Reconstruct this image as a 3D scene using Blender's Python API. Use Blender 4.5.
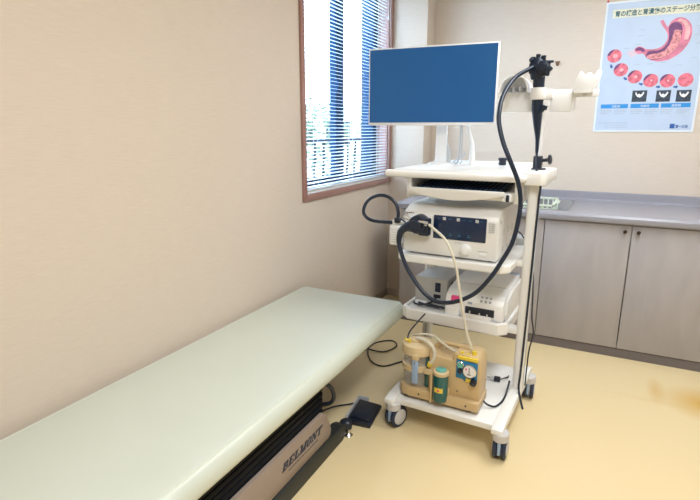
import bpy, bmesh, math, random
from mathutils import Vector, Matrix
PI = math.pi
scene = bpy.context.scene
for o in list(bpy.data.objects): bpy.data.objects.remove(o)
col = scene.collection

# ---------------------------------------------------------------- camera
YAW, PITCH, ROLL, FPX = -0.4693, 0.2352, 0.0016, 501.07
cam_d = bpy.data.cameras.new('camera'); cam = bpy.data.objects.new('camera', cam_d); col.objects.link(cam)
fw = Vector((math.sin(YAW)*math.cos(PITCH), math.cos(YAW)*math.cos(PITCH), -math.sin(PITCH)))
rt = Vector((math.cos(YAW), -math.sin(YAW), 0)); up = rt.cross(fw)
r2 = rt*math.cos(ROLL)+up*math.sin(ROLL); u2 = -rt*math.sin(ROLL)+up*math.cos(ROLL)
M = Matrix((r2, u2, -fw)).transposed().to_4x4(); M.translation = Vector((1.5048, 0, 1.3135))
cam.matrix_world = M
cam_d.sensor_width = 36; cam_d.lens = 36*FPX/700; cam_d.clip_start = .02
scene.camera = cam

# ---------------------------------------------------------------- world, lights, exposure
wd = bpy.data.worlds.new('sky'); scene.world = wd; wd.use_nodes = True
bgn = wd.node_tree.nodes['Background']
bgn.inputs[0].default_value = (.56, .77, 1, 1); bgn.inputs[1].default_value = 15
scene.view_settings.view_transform = 'Standard'; scene.view_settings.look = 'None'
scene.view_settings.gamma = 1; scene.view_settings.use_curve_mapping = False
scene.view_settings.exposure = 0.12
CEIL = 2.5
LAMPS = [((1.75, .35), 36), ((1.75, 2.35), 27)]       # ceiling panel lamps (x, y), watts
for (lx, ly), pw in LAMPS:
    ld = bpy.data.lights.new('ceiling_lamp_light', 'AREA'); ld.shape = 'RECTANGLE'; ld.size = .5; ld.size_y = 1.15
    ld.energy = pw; ld.color = (.93, .97, 1)
    lo = bpy.data.objects.new('ceiling_lamp_light', ld); lo.location = (lx, ly, CEIL-.055); col.objects.link(lo)

# ---------------------------------------------------------------- materials
def mat(name, c, rough=.5, metal=0, spec=.5, noise=None, bump=None, emit=None, coat=0, trans=0):
    m = bpy.data.materials.new(name); m.use_nodes = True; nt = m.node_tree; b = nt.nodes['Principled BSDF']
    b.inputs['Base Color'].default_value = (*c, 1); b.inputs['Roughness'].default_value = rough
    b.inputs['Metallic'].default_value = metal; b.inputs['Specular IOR Level'].default_value = spec
    b.inputs['Coat Weight'].default_value = coat; b.inputs['Transmission Weight'].default_value = trans
    tc = nt.nodes.new('ShaderNodeTexCoord')
    def noisetex(scale, stretch=(1, 1, 1), det=4):
        mp = nt.nodes.new('ShaderNodeMapping'); mp.inputs['Scale'].default_value = stretch
        nt.links.new(tc.outputs['Object'], mp.inputs[0])
        n = nt.nodes.new('ShaderNodeTexNoise'); n.inputs['Scale'].default_value = scale; n.inputs['Detail'].default_value = det
        nt.links.new(mp.outputs[0], n.inputs['Vector']); return n
    if noise is None: noise = (9, .03)
    n = noisetex(noise[0], noise[2] if len(noise) > 2 else (1, 1, 1))
    r = nt.nodes.new('ShaderNodeValToRGB'); a = noise[1]
    r.color_ramp.elements[0].position = .3; r.color_ramp.elements[1].position = .7
    r.color_ramp.elements[0].color = (*[max(0, x*(1-a)) for x in c], 1); r.color_ramp.elements[1].color = (*[min(1, x*(1+a)) for x in c], 1)
    nt.links.new(n.outputs['Fac'], r.inputs[0]); nt.links.new(r.outputs[0], b.inputs['Base Color'])
    if bump:
        n2 = noisetex(bump[0], bump[2] if len(bump) > 2 else (1, 1, 1)); bp = nt.nodes.new('ShaderNodeBump')
        bp.inputs['Strength'].default_value = bump[1]; bp.inputs['Distance'].default_value = .002
        nt.links.new(n2.outputs['Fac'], bp.inputs['Height']); nt.links.new(bp.outputs[0], b.inputs['Normal'])
    if emit: b.inputs['Emission Color'].default_value = (*emit[0], 1); b.inputs['Emission Strength'].default_value = emit[1]
    return m
def glassy(name, c, alpha, rough=.05):
    m = bpy.data.materials.new(name); m.use_nodes = True; nt = m.node_tree; nt.nodes.clear()
    out = nt.nodes.new('ShaderNodeOutputMaterial'); mx = nt.nodes.new('ShaderNodeMixShader')
    tr = nt.nodes.new('ShaderNodeBsdfTransparent'); pr = nt.nodes.new('ShaderNodeBsdfPrincipled')
    pr.inputs['Base Color'].default_value = (*c, 1); pr.inputs['Roughness'].default_value = rough
    mx.inputs[0].default_value = alpha
    nt.links.new(tr.outputs[0], mx.inputs[1]); nt.links.new(pr.outputs[0], mx.inputs[2]); nt.links.new(mx.outputs[0], out.inputs[0])
    return m

def floor_mat():
    m = mat('cream vinyl floor', (.79, .64, .375), .3, noise=(1.3, .006), bump=(220, .05)); nt = m.node_tree; b = nt.nodes['Principled BSDF']
    src = b.inputs['Base Color'].links[0].from_socket
    tc = nt.nodes.new('ShaderNodeTexCoord')
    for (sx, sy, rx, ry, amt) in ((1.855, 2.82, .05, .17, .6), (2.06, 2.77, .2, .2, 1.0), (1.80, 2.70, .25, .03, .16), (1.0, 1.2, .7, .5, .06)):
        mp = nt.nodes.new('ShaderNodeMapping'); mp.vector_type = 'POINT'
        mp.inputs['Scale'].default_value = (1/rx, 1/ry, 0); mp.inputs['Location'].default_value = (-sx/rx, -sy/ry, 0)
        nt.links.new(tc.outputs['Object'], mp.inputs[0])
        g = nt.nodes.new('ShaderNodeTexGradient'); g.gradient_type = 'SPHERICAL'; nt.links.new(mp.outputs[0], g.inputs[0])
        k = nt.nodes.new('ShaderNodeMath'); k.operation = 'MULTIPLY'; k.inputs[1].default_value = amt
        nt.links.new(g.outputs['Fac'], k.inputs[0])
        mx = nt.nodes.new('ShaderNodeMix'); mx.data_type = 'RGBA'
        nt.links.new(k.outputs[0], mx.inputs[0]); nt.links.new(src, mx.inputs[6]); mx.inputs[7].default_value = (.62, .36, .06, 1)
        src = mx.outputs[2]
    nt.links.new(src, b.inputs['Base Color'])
    return m

FLOOR = floor_mat()
WALLP = mat('woven beige wallpaper', (.685, .59, .495), .8, noise=(60, .035, (.25, .25, 6)), bump=(160, .5, (.15, .15, 3)), spec=.25)
CEILM = mat('white ceiling board', (.82, .80, .76), .9)
TRIMB = mat('brown baseboard vinyl', (.50, .41, .34), .6)
WFRAME = mat('reddish brown window casing', (.36, .20, .17), .45, noise=(30, .12, (1, .1, .1)))
ALU = mat('aluminium sash with backlit shade colour', (.008, .035, .085), .75, 0, spec=.15)  # dark blue puts the backlit shade of the sash into its colour
SILLW = mat('white sill board', (.78, .80, .82), .35)
EXTW = mat('exterior reveal with shade in colour', (.006, .022, .05), .7)  # shade on the outer reveal is put into this near-black blue
SLAT = mat('white blind slat', (.66, .69, .72), .35)
PANEG = glassy('window glass', (.02, .025, .03), .07, .02)
CORD = mat('pale cord', (.7, .72, .74), .6)
VINYL = mat('pale green white vinyl upholstery', (.62, .665, .585), .36, noise=(4, .02), bump=(350, .06))
PIPEM = mat('cushion edge piping', (.70, .74, .64), .35)
BLACKR = mat('black pleated rubber', (.003, .005, .010), .6, spec=.15)
TAUPE = mat('taupe painted steel', (.30, .235, .19), .42)
DKSTRIP = mat('dark olive black base', (.016, .020, .020), .5)
BLACKP = mat('black plastic', (.012, .018, .032), .38)
SCOPEM = mat('blue black scope rubber', (.006, .016, .038), .36)
WHITEP = mat('warm white enamel', (.85, .85, .835), .32, coat=.2)
WHITEC = mat('clean white plastic', (.86, .87, .88), .3, coat=.2)
CREAM = mat('off white device casing', (.79, .785, .76), .38)
GREYD = mat('light grey device casing', (.52, .54, .56), .4)
GREYL = mat('grey caster plastic', (.60, .59, .60), .4)
DARKN = mat('dark navy tyre rubber', (.018, .03, .07), .5)
SCREEN = mat('dark blue monitor glass', (.006, .05, .13), .3, emit=((.006, .095, .29), .5), noise=(2, .01))
NAVY = mat('dark blue glossy display', (.008, .024, .07), .15)
CABM = mat('grey mauve wood grain laminate', (.40, .378, .385), .45, noise=(14, .07, (1, 1, .25)))
CABK = mat('dark grey mauve plinth', (.155, .135, .135), .5)
CTOP = mat('mauve grey laminate worktop', (.30, .295, .335), .28, noise=(80, .03))
STEEL = mat('brushed stainless steel', (.34, .35, .38), .35, .7, noise=(40, .05, (1, .1, 1)))
DARKG = mat('dark seam', (.05, .045, .045), .7)
BRONZE = mat('dark bronze knob', (.06, .045, .035), .35, .6)
BASKET = mat('pale green white basket plastic', (.74, .80, .66), .4)
BEIGEP = mat('tan beige pump casing', (.60, .44, .235), .42, noise=(6, .03))
BEIGEL = mat('light tan plastic', (.66, .52, .31), .4)
CLEAR = glassy('clear canister plastic', (.72, .70, .66), .20, .12)
TEAL = mat('deep teal green bottle', (.008, .105, .10), .2, coat=.4)
TEALL = mat('pale teal cap', (.12, .42, .38), .35)
YELLOW = mat('yellow plastic', (.80, .60, .06), .4)
BLUEP = mat('bright blue panel', (.02, .20, .40), .4)
BLUEL = mat('pale blue plastic', (.32, .45, .66), .35)
DIAL = mat('white dial face', (.85, .83, .84), .3)
TUBEM = glassy('milky silicone tube', (.74, .70, .58), .82, .3)
PINK = mat('magenta sticker', (.80, .06, .25), .5)
CHROME = mat('chrome', (.75, .75, .76), .12, 1)
INK = mat('dark ink', (.03, .04, .07), .6)
INKT = mat('teal title ink', (.03, .13, .17), .6)
INKG = mat('pale grey ink', (.36, .42, .50), .6)
PAPER = mat('pale blue poster paper', (.50, .60, .75), .42, spec=.3)
PAPERW = mat('white poster margin', (.74, .80, .86), .42)
PCREAM = mat('cream title band', (.76, .75, .58), .5)
PBLUE = mat('poster blue bar', (.02, .27, .66), .5)
PPINK = mat('illustration pink', (.66, .20, .30), .5, noise=(14, .25))
PPINKL = mat('illustration pale pink', (.80, .42, .45), .5, noise=(30, .2))
PPURP = mat('illustration purple', (.16, .04, .16), .5, noise=(20, .3))
PPALE = mat('illustration faded pink', (.68, .56, .66), .5)
PMUC = mat('illustration mucosa folds', (.70, .25, .27), .5, noise=(75, .55))
PULC = mat('illustration ulcer pink', (.80, .16, .22), .5, noise=(45, .4))
PXRAY = mat('illustration xray dark', (.03, .05, .08), .5, noise=(60, .6))
PLOGO = mat('poster logo navy', (.02, .10, .36), .5)
WOODH = mat('brown hook', (.20, .11, .07), .5)
REDP = mat('red pin', (.55, .03, .03), .4)
LEAF = mat('light green leaves', (.055, .082, .045), .6, noise=(8, .3))
BARK = mat('grey bark', (.2, .17, .14), .8)
RAILM = mat('dark blue grey railing metal', (.003, .007, .012), .8, spec=.2)
FACADE = mat('pale facade', (.78, .78, .76), .8)
PAVE = mat('pale concrete', (.6, .6, .6), .8)
DIFF = mat('lamp diffuser', (.9, .9, .88), .5, emit=((1, .95, .87), 2.0))

# ---------------------------------------------------------------- mesh helpers
class B:
    def __init__(s): s.bm = bmesh.new()
    def box(s, x0, x1, y0, y1, z0, z1, bev=0, seg=2, M=None):
        t = bmesh.new(); bmesh.ops.create_cube(t, size=1)
        for v in t.verts: v.co = Vector(((x0+x1)/2+v.co.x*(x1-x0), (y0+y1)/2+v.co.y*(y1-y0), (z0+z1)/2+v.co.z*(z1-z0)))
        if bev: bmesh.ops.bevel(t, geom=list(t.edges), offset=bev, segments=seg, affect='EDGES', profile=.5)
        return s._add(t, M)
    def _add(s, t, M=None):
        if M is not None: bmesh.ops.transform(t, matrix=M, verts=t.verts)
        me = bpy.data.meshes.new('tmp'); t.to_mesh(me); t.free(); s.bm.from_mesh(me); bpy.data.meshes.remove(me); return s
    def cyl(s, p0, p1, r0, r1=None, n=24, bev=0):
        r1 = r0 if r1 is None else r1; p0 = Vector(p0); p1 = Vector(p1); d = p1-p0
        t = bmesh.new(); bmesh.ops.create_cone(t, cap_ends=True, segments=n, radius1=r0, radius2=r1, depth=d.length)
        if bev:
            e = [e for e in t.edges if len(e.link_faces) == 2 and any(len(f.verts) > 4 for f in e.link_faces)]
            bmesh.ops.bevel(t, geom=e, offset=bev, segments=2, affect='EDGES', profile=.5)
        return s._add(t, Matrix.Translation((p0+p1)/2) @ d.to_track_quat('Z', 'Y').to_matrix().to_4x4())
    def sph(s, c, r, sc=(1, 1, 1), n=16):
        t = bmesh.new(); bmesh.ops.create_uvsphere(t, u_segments=n, v_segments=n//2+2, radius=r)
        return s._add(t, Matrix.Translation(Vector(c)) @ Matrix.Diagonal((*sc, 1)))
    def lathe(s, c, prof, n=32, axis=(0, 0, 1)):
        q = Vector(axis).to_track_quat('Z', 'Y'); c = Vector(c); rings = []
        for r, z in prof:
            rings.append([s.bm.verts.new(c + q @ Vector((max(r, 1e-5)*math.cos(a*2*PI/n), max(r, 1e-5)*math.sin(a*2*PI/n), z))) for a in range(n)])
        for a, b in zip(rings, rings[1:]):
            for i in range(n): s.bm.faces.new((a[i], a[(i+1) % n], b[(i+1) % n], b[i]))
        s.bm.faces.new(rings[0][::-1]); s.bm.faces.new(rings[-1]); return s
    def tube(s, pts, r, n=10, sub=8, smooth=True):
        P = [Vector(p) for p in pts]; R = r if isinstance(r, (list, tuple)) else [r]*len(P)
        Q = []; RR = []
        if smooth and len(P) > 2:
            for i in range(len(P)-1):
                a = P[max(i-1, 0)]; b = P[i]; c = P[i+1]; d = P[min(i+2, len(P)-1)]
                for k in range(sub):
                    t = k/sub; Q.append(.5*((2*b)+(c-a)*t+(2*a-5*b+4*c-d)*t*t+(3*b-a-3*c+d)*t**3)); RR.append(R[i]*(1-t)+R[i+1]*t)
            Q.append(P[-1]); RR.append(R[-1])
        else: Q = P; RR = R
        up = None; rings = []
        for i, p in enumerate(Q):
            t = (Q[min(i+1, len(Q)-1)]-Q[max(i-1, 0)]).normalized()
            if up is None: up = t.orthogonal().normalized()
            up = (up - t*up.dot(t)); up = up.normalized() if up.length > 1e-6 else t.orthogonal().normalized()
            v = t.cross(up)
            rings.append([s.bm.verts.new(p+(up*math.cos(2*PI*k/n)+v*math.sin(2*PI*k/n))*RR[i]) for k in range(n)])
        for a, b in zip(rings, rings[1:]):
            for i in range(n): s.bm.faces.new((a[i], a[(i+1) % n], b[(i+1) % n], b[i]))
        s.bm.faces.new(rings[0][::-1]); s.bm.faces.new(rings[-1]); return s
    def prism(s, poly, axis, a0, a1, bev=0, M=None):
        """poly: 2-D points in the other two axes (cyclic order x,y,z without axis); extruded from a0 to a1"""
        def P(u, v, a): return {'x': (a, u, v), 'y': (u, a, v), 'z': (u, v, a)}[axis]
        t = bmesh.new(); A = [t.verts.new(P(u, v, a0)) for u, v in poly]; C_ = [t.verts.new(P(u, v, a1)) for u, v in poly]
        t.faces.new(A[::-1]); t.faces.new(C_); n = len(poly)
        for i in range(n): t.faces.new((A[i], A[(i+1) % n], C_[(i+1) % n], C_[i]))
        bmesh.ops.recalc_face_normals(t, faces=t.faces)
        if bev: bmesh.ops.bevel(t, geom=list(t.edges), offset=bev, segments=2, affect='EDGES', profile=.5)
        return s._add(t, M)

# frames: things on the trolley share its small turn about the vertical
TH = -.045; PIV = Vector((.95, 2.2, 0))
BASE = {}
def root(name, label, cat, base, rot=0, piv=None, group=None, kind=None):
    o = bpy.data.objects.new(name, None); o.empty_display_size = .05; col.objects.link(o)
    b = Vector(base)
    if rot:
        p = piv or b; o.location = Matrix.Rotation(rot, 3, 'Z') @ (b-p)+p; o.rotation_euler.z = rot
    else: o.location = b
    BASE[o.name] = b
    if label: o['label'] = label; o['category'] = cat
    if group: o['group'] = group
    if kind: o['kind'] = kind
    return o
def croot(name, label, cat, base, **k): return root(name, label, cat, base, TH, PIV, **k)
def part(name, b, m, parent=None, label=None, cat=None, group=None, kind=None, base=None, rot=0, piv=None, smooth=True, ang=35):
    me = bpy.data.meshes.new(name); bm = b.bm
    bmesh.ops.recalc_face_normals(bm, faces=bm.faces)
    off = BASE[parent.name] if parent else Vector(base or (0, 0, 0))
    bmesh.ops.translate(bm, verts=bm.verts, vec=-off)
    bm.to_mesh(me); bm.free(); me.materials.append(m)
    if smooth:
        me.polygons.foreach_set('use_smooth', [True]*len(me.polygons)); me.set_sharp_from_angle(angle=math.radians(ang))
    o = bpy.data.objects.new(name, me); col.objects.link(o)
    if parent: o.parent = parent
    elif rot:
        p = piv or off; o.location = Matrix.Rotation(rot, 3, 'Z') @ (off-p)+p; o.rotation_euler.z = rot
    else: o.location = off
    BASE[o.name] = off
    if label: o['label'] = label
    if cat: o['category'] = cat
    if group: o['group'] = group
    if kind: o['kind'] = kind
    return o
def cpart(name, b, m, label, cat, base, **k): return part(name, b, m, None, label, cat, base=base, rot=TH, piv=PIV, **k)
def text(name, s, size, org, xdir, ydir, m, parent, italic=0, ext=.0006, bold=0, width=None, sx=1, align='LEFT'):
    cu = bpy.data.curves.new('t', 'FONT'); cu.body = s; cu.size = size; cu.extrude = ext; cu.shear = italic; cu.offset = bold; cu.align_x = align
    t = bpy.data.objects.new('t', cu); col.objects.link(t)
    me = bpy.data.meshes.new_from_object(t.evaluated_get(bpy.context.evaluated_depsgraph_get()))
    bpy.data.objects.remove(t)
    xs = [v.co.x for v in me.vertices]
    w = (max(xs)-min(xs)) if xs else 1
    if width: sx = width/w
    X = Vector(xdir).normalized(); Y = Vector(ydir).normalized(); Z = X.cross(Y)
    Mx = Matrix((X*sx, Y, Z)).transposed().to_4x4(); Mx.translation = Vector(org)
    b = B(); me.transform(Mx); b.bm.from_mesh(me); bpy.data.meshes.remove(me)
    return part(name, b, m, parent, smooth=False)
def struct(name, b, m, parent=None, **k): return part(name, b, m, parent, kind=None if parent else 'structure', **k)
def flat(b, poly, y, t=.0008):
    """flat shape on the poster: poly in poster coordinates -> world xz"""
    b.prism([(PX+u, PZ+v) for u, v in poly], 'y', y, y-t); return b

# ---------------------------------------------------------------- the room
RX, RY0, YW, YP = 3.6, -1.7, 3.818, 3.60
struct('floor', B().box(-.25, RX+.1, RY0-.1, YW+.1, -.1, 0), FLOOR)
struct('ceiling', B().box(-.25, RX+.1, RY0-.1, YW+.1, CEIL, CEIL+.1), CEILM)
WY0, WY1, WZ0, WZ1 = 2.41, 3.595, .955, 2.34
b = B(); T = .19
b.box(-T, 0, RY0-.1, WY0, 0, CEIL); b.box(-T, 0, WY1, YW+.1, 0, CEIL); b.box(-T, 0, WY0, WY1, 0, WZ0); b.box(-T, 0, WY0, WY1, WZ1, CEIL)
struct('wall_left', b, WALLP, smooth=False)
struct('wall_back', B().box(0, RX, YW, YW+.1, 0, CEIL), WALLP)
struct('trim_1', B().box(0, .272, YP+.03, YW, 0, CEIL, .002), WALLP)      # boxed-out corner pier
struct('wall_right', B().box(RX, RX+.1, RY0-.1, YW+.1, 0, CEIL), WALLP)
struct('wall_front', B().box(0, RX, RY0-.1, RY0, 0, CEIL), WALLP)
struct('baseboard_left', B().box(0, .008, RY0, YP+.03, 0, .06, .002), TRIMB)
struct('baseboard_back', B().box(.008, .278, YP+.022, YP+.03, 0, .06, .002), TRIMB)
struct('baseboard_right', B().box(RX-.008, RX, RY0, YW, 0, .06, .002), TRIMB)

# window
win = root('window_1', None, None, (0, 3.0, .95)); win['kind'] = 'structure'
b = B(); cw = .036; d0, d1 = -.085, .016
for (a, c, e, f) in ((WY0-cw, WY0, WZ0-cw, WZ1+cw), (WY1, WY1+cw-.001, WZ0-cw, WZ1+cw), (WY0, WY1, WZ1, WZ1+cw), (WY0, WY1, WZ0-cw, WZ0)):
    b.box(.0005, d1, a, c, e, f, .003)
for (a, c, e, f) in ((WY0, WY0+.012, WZ0, WZ1), (WY1-.012, WY1, WZ0, WZ1), (WY0, WY1, WZ1-.012, WZ1)):
    b.box(d0, .0005, a, c, e, f)
part('window_casing', b, WFRAME, win)
part('sill_board', B().box(d0, .004, WY0+.012, WY1-.012, WZ0, WZ0+.012, .003), SILLW, win)
b = B(); x0, x1 = -.17, -.09
y0, y1, z0, z1 = WY0+.002, WY1-.002, WZ0+.002, WZ1-.002
b.box(x0, x1, y0, y0+.035, z0, z1, .003); b.box(x0, x1, y1-.075, y1, z0, z1, .003); b.box(x0, x1, y0, y1, z0, z0+.06, .003); b.box(x0, x1, y0, y1, z1-.05, z1, .003)
part('sash_frame', b, ALU, win)
part('sash_mullion', B().box(-.15, -.10, 2.965, 3.075, z0+.06, z1-.05, .004), ALU, win)
part('crescent_latch', B().box(-.10, -.085, 2.96, 2.985, 1.55, 1.63, .004).cyl((-.085, 2.973, 1.6), (-.078, 2.973, 1.6), .012), ALU, win)
part('window_pane', B().box(-.132, -.127, y0+.035, 2.966, z0+.06, z1-.05), PANEG, win)
part('window_pane', B().box(-.122, -.117, 3.074, y1-.075, z0+.06, z1-.05), PANEG, win)
part('outer_reveal', B().box(-T-.03, -.172, WY1-.012, WY1+.05, WZ0, WZ1).box(-T-.03, -.172, WY0-.05, WY0+.006, WZ0, WZ1).box(-T-.05, -.172, WY0, WY1, WZ0-.05, WZ0), EXTW, win)

bl = root('venetian_blind', 'white venetian blind with open slats hanging in the brown framed window', 'blind', (-.012, 3.0, .97))
b = B(); z = .992; pitch = .0208; sy0, sy1 = WY0+.016, WY1-.016
while z < 2.27:
    a = math.radians(9)
    t = Matrix.Translation((-.012, 0, z)) @ Matrix.Rotation(a, 4, 'Y')
    b.prism([(-.0125, 0), (-.006, .0016), (0, .0022), (.006, .0016), (.0125, 0), (.0125, -.0004), (.006, .0011), (0, .0017), (-.006, .0011), (-.0125, -.0004)], 'y', sy0, sy1, M=t)
    z += pitch
part('slats', b, SLAT, bl)
part('bottom_rail', B().box(-.024, .002, sy0, sy1, .969, .982, .004), SLAT, bl)
part('head_rail', B().box(-.03, .004, sy0, sy1, 2.28, 2.322, .003), SLAT, bl)
for y in (2.55, 3.0, 3.45):
    part('ladder_cord', B().cyl((-.0262, y, .98), (-.0262, y, 2.29), .0009, n=6).cyl((.002, y, .98), (.002, y, 2.29), .0009, n=6), CORD, bl)
part('lift_cord', B().tube([(.018, 3.56, 2.29), (.019, 3.562, 1.5), (.02, 3.562, .62)], .0013, 6).tube([(.018, 3.52, 2.29), (.019, 3.522, 2.1), (.02, 3.522, 2.09)], .0013, 6).cyl((.02, 3.562, .60), (.02, 3.562, .63), .006, .003).cyl((.02, 3.522, 2.07), (.02, 3.522, 2.10), .008, .003), CORD, bl)

# ---------------------------------------------------------------- outside the window
part('balcony_slab', B().box(-1.25, -.26, 1.0, 9.0, .0, .12), PAVE, None, 'pale concrete balcony floor outside the window', 'balcony', base=(-.7, 5, 0))
rl = root('balcony_railing', 'dark metal balcony railing with bowed bars seen through the blind', 'railing', (-1.2, 4.5, .12))
b = B().box(-1.22, -1.18, 2.0, 8.5, 1.19, 1.22, .004).box(-1.215, -1.185, 2.0, 8.5, .2, .225)
for y in (2.02, 4.1, 6.3, 8.48): b.box(-1.22, -1.18, y-.02, y+.02, .12, 1.22)
part('rail_frame', b, RAILM, rl)
y = 2.25
while y < 8.3:
    part('bowed_bar', B().tube([(-1.2, y, .21), (-1.27, y+.04, .55), (-1.25, y+.06, .85), (-1.2, y, 1.195)], .016, 6, 5), RAILM, rl); y += .19
random.seed(4)
def shrub(name, label, c, rad, h, n):
    r = root(name, label, 'tree', (c[0], c[1], 0), group=None)
    part('trunk', B().tube([(c[0], c[1], 0), (c[0]+.05, c[1], h*.4), (c[0], c[1]+.05, h*.8)], [.06, .05, .02], 8), BARK, r)
    b = B()
    for i in range(n):
        a = random.uniform(0, 2*PI); q = math.acos(random.uniform(-1, 1)); k = rad*random.uniform(.45, 1)**.5
        p = Vector((c[0]+k*math.sin(q)*math.cos(a), c[1]+k*math.sin(q)*math.sin(a)*1.15, h*.62+k*math.cos(q)*h/rad*.38))
        R_ = Matrix.Translation(p) @ Matrix.Rotation(random.uniform(0, PI), 4, 'Z') @ Matrix.Rotation(random.uniform(0, PI), 4, 'X')
        s_ = random.uniform(.025, .05)
        vs = [b.bm.verts.new(R_ @ Vector(v)) for v in ((-s_, 0, 0), (0, -s_*.45, 0), (s_, 0, 0), (0, s_*.45, .006))]
        b.bm.faces.new(vs)
    part('foliage', b, LEAF, r, smooth=False)
shrub('garden_tree', 'pale green leafy tree behind the balcony railing, seen in the left window pane', (-2.7, 5.9), 1.05, 1.9, 2600)
shrub('garden_tree', 'smaller pale leafy tree beyond the railing, seen beside the window mullion', (-3.6, 9.4), .9, 1.7, 1500)
fa = root('neighbouring_building', 'pale building across the way, faintly seen in the right window pane', 'building', (-6, 15, 0))
part('facade_wall', B().box(-9, -5.2, 15, 17, -1, 2.0).box(-9.1, -5.1, 14.9, 17.1, 2.0, 2.1), FACADE, fa)
part('facade_window', B().box(-7, -6.1, 14.97, 15.0, .8, 1.6), RAILM, fa)
part('facade_window', B().box(-8.4, -7.5, 14.97, 15.0, .8, 1.6), RAILM, fa)
part('garden_ground', B().box(-12, -1.3, 0, 18, -1.1, -1.0), PAVE, None, 'pale ground outside below the balcony', 'ground', kind='structure', base=(-6, 9, -1))

# ---------------------------------------------------------------- ceiling lamps (above the frame)
for i, ((lx, ly), pw) in enumerate(LAMPS):
    r = root('ceiling_light', ['white ceiling light panel behind the camera', 'white ceiling light panel over the trolley side of the room'][i], 'light', (lx, ly, CEIL), group='ceiling light panels')
    part('lamp_housing', B().box(lx-.3, lx+.3, ly-.62, ly+.62, CEIL-.04, CEIL-.001, .004), WHITEC, r)
    part('diffuser', B().box(lx-.27, lx+.27, ly-.59, ly+.59, CEIL-.048, CEIL-.04), DIFF, r)

# ---------------------------------------------------------------- cabinets and worktop
YF = 3.168; CB = .80
def cabinet(x0, x1, label, knobs, nd=2, xl=None):
    xl = x0 if xl is None else xl
    r = root('base_cabinet', label, 'cabinet', ((xl+x1)/2, 3.48, 0), group=None)
    part('carcass', B().box(xl+.001, x1-.001, YF+.02, YW-.003, .055, .073).box(xl+.001, x1-.001, YW-.021, YW-.003, .073, CB-.004).box(xl+.001, xl+.019, YF+.02, YW-.021, .073, CB-.004).box(x1-.019, x1-.001, YF+.02, YW-.021, .073, CB-.004).box(xl+.019, x1-.019, YF+.02, YF+.038, .68, CB-.004), CABM, r)
    part('plinth', B().box(xl+.001, x1-.001, YF+.004, YF+.09, 0.0, .053), CABK, r)
    w = (x1-x0)/nd
    for k in range(nd):
        a, c = x0+k*w, x0+(k+1)*w
        if k == 0: a = xl
        d = part('cabinet_door', B().box(a+.0025, c-.0025, YF, YF+.018, .058, CB-.006, .0012), CABM, r)
        kx = c-.033 if k % 2 == 0 else a+.033
        part('door_knob', B().lathe((kx, YF, .761), [(.004, 0), (.004, .010), (.009, .014), (.0105, .020), (.007, .025)], 16, (0, -1, 0)), BRONZE, d)
cabinet(.285, 1.208, 'grey mauve base cabinet half hidden behind the trolley', 1)
cabinet(1.208, 2.126, 'grey mauve base cabinet with two knobbed doors right of the trolley', 1)
cabinet(2.126, 3.044, 'grey mauve base cabinet at the right edge of the photo', 1)

wt = root('worktop', 'mauve grey worktop with rounded front edge running along the back wall', 'countertop', (1.65, 3.5, CB))
SX0, SX1, SY0, SY1 = .72, 1.325, 3.235, 3.72
ZT = .846
b = B()
nose = [(YF-.022+.004, CB), (YF-.026, CB+.006), (YF-.030, CB+.02), (YF-.028, ZT-.012), (YF-.018, ZT-.002), (YF-.006, ZT), (SY0, ZT), (SY0, CB)]
b.prism(nose, 'x', .272, 3.06)
b.box(.272, SX0, SY0, YW-.02, CB, ZT); b.box(SX1, 3.06, SY0, YW-.02, CB, ZT); b.box(SX0, SX1, SY1, YW-.02, CB, ZT)
part('slab', b, CTOP, wt)
b = B(); b.prism([(YW-.001, CB), (YW-.001, .900), (YW-.006, .906), (YW-.014, .906), (YW-.022, .900), (YW-.025, ZT+.012), (YW-.04, ZT), (YW-.04, CB)], 'x', .274, 3.06)
part('upstand', b, CTOP, wt)
sk = root('sink', 'stainless steel sink set into the worktop behind the trolley', 'sink', (1.0, 3.45, .7))
b = B(); g = .012
vt = [(SX0+.001, SY0+.001), (SX1-.001, SY0+.001), (SX1-.001, SY1-.001), (SX0+.001, SY1-.001)]
vb = [(SX0+.05, SY0+.04), (SX1-.06, SY0+.04), (SX1-.06, SY1-.04), (SX0+.05, SY1-.04)]
vo = [(SX0-g, SY0-g), (SX1+g, SY0-g), (SX1+g, SY1+g), (SX0-g, SY1+g)]
V = [[b.bm.verts.new((x, y, z)) for x, y in ring] for ring, z in ((vo, ZT+.0015), (vt, ZT+.0015), (vb, .67))]
for A, C2 in zip(V, V[1:]):
    for i in range(4): b.bm.faces.new((A[i], A[(i+1) % 4], C2[(i+1) % 4], C2[i]))
b.bm.faces.new(V[2])
part('basin', b, STEEL, sk, smooth=False)
part('drain', B().lathe((1.0, 3.47, .6705), [(.045, 0), (.045, .003), (.03, .002), (.02, .001)], 24), CHROME, sk)

bk = root('dish_basket', 'pale green white slotted plastic basket sitting in the sink', 'basket', (1.02, 3.47, .80))
b = B(); bx0, bx1, by0, by1, bz0, bz1 = .86, 1.238, 3.275, 3.665, .785, .868
for (a, c, e, f) in ((bx0, bx1, by0, by0+.012), (bx0, bx1, by1-.012, by1), (bx0, bx0+.012, by0, by1), (bx1-.012, bx1, by0, by1)):
    b.box(a, c, e, f, bz1-.012, bz1, .003); b.box(a, c, e, f, bz0, bz0+.008)
n = 12
for i in range(n+1):
    x = bx0+.006+(bx1-bx0-.012)*i/n
    for y in (by0+.006, by1-.006): b.box(x-.004, x+.004, y-.002, y+.002, bz0, bz1-.006)
    b.box(x-.003, x+.003, by0+.006, by1-.006, bz0, bz0+.004)
for i in range(1, 9):
    y = by0+(by1-by0)*i/9
    for x in (bx0+.006, bx1-.006): b.box(x-.002, x+.002, y-.004, y+.004, bz0, bz1-.006)
part('slotted_shell', b, BASKET, bk)
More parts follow.
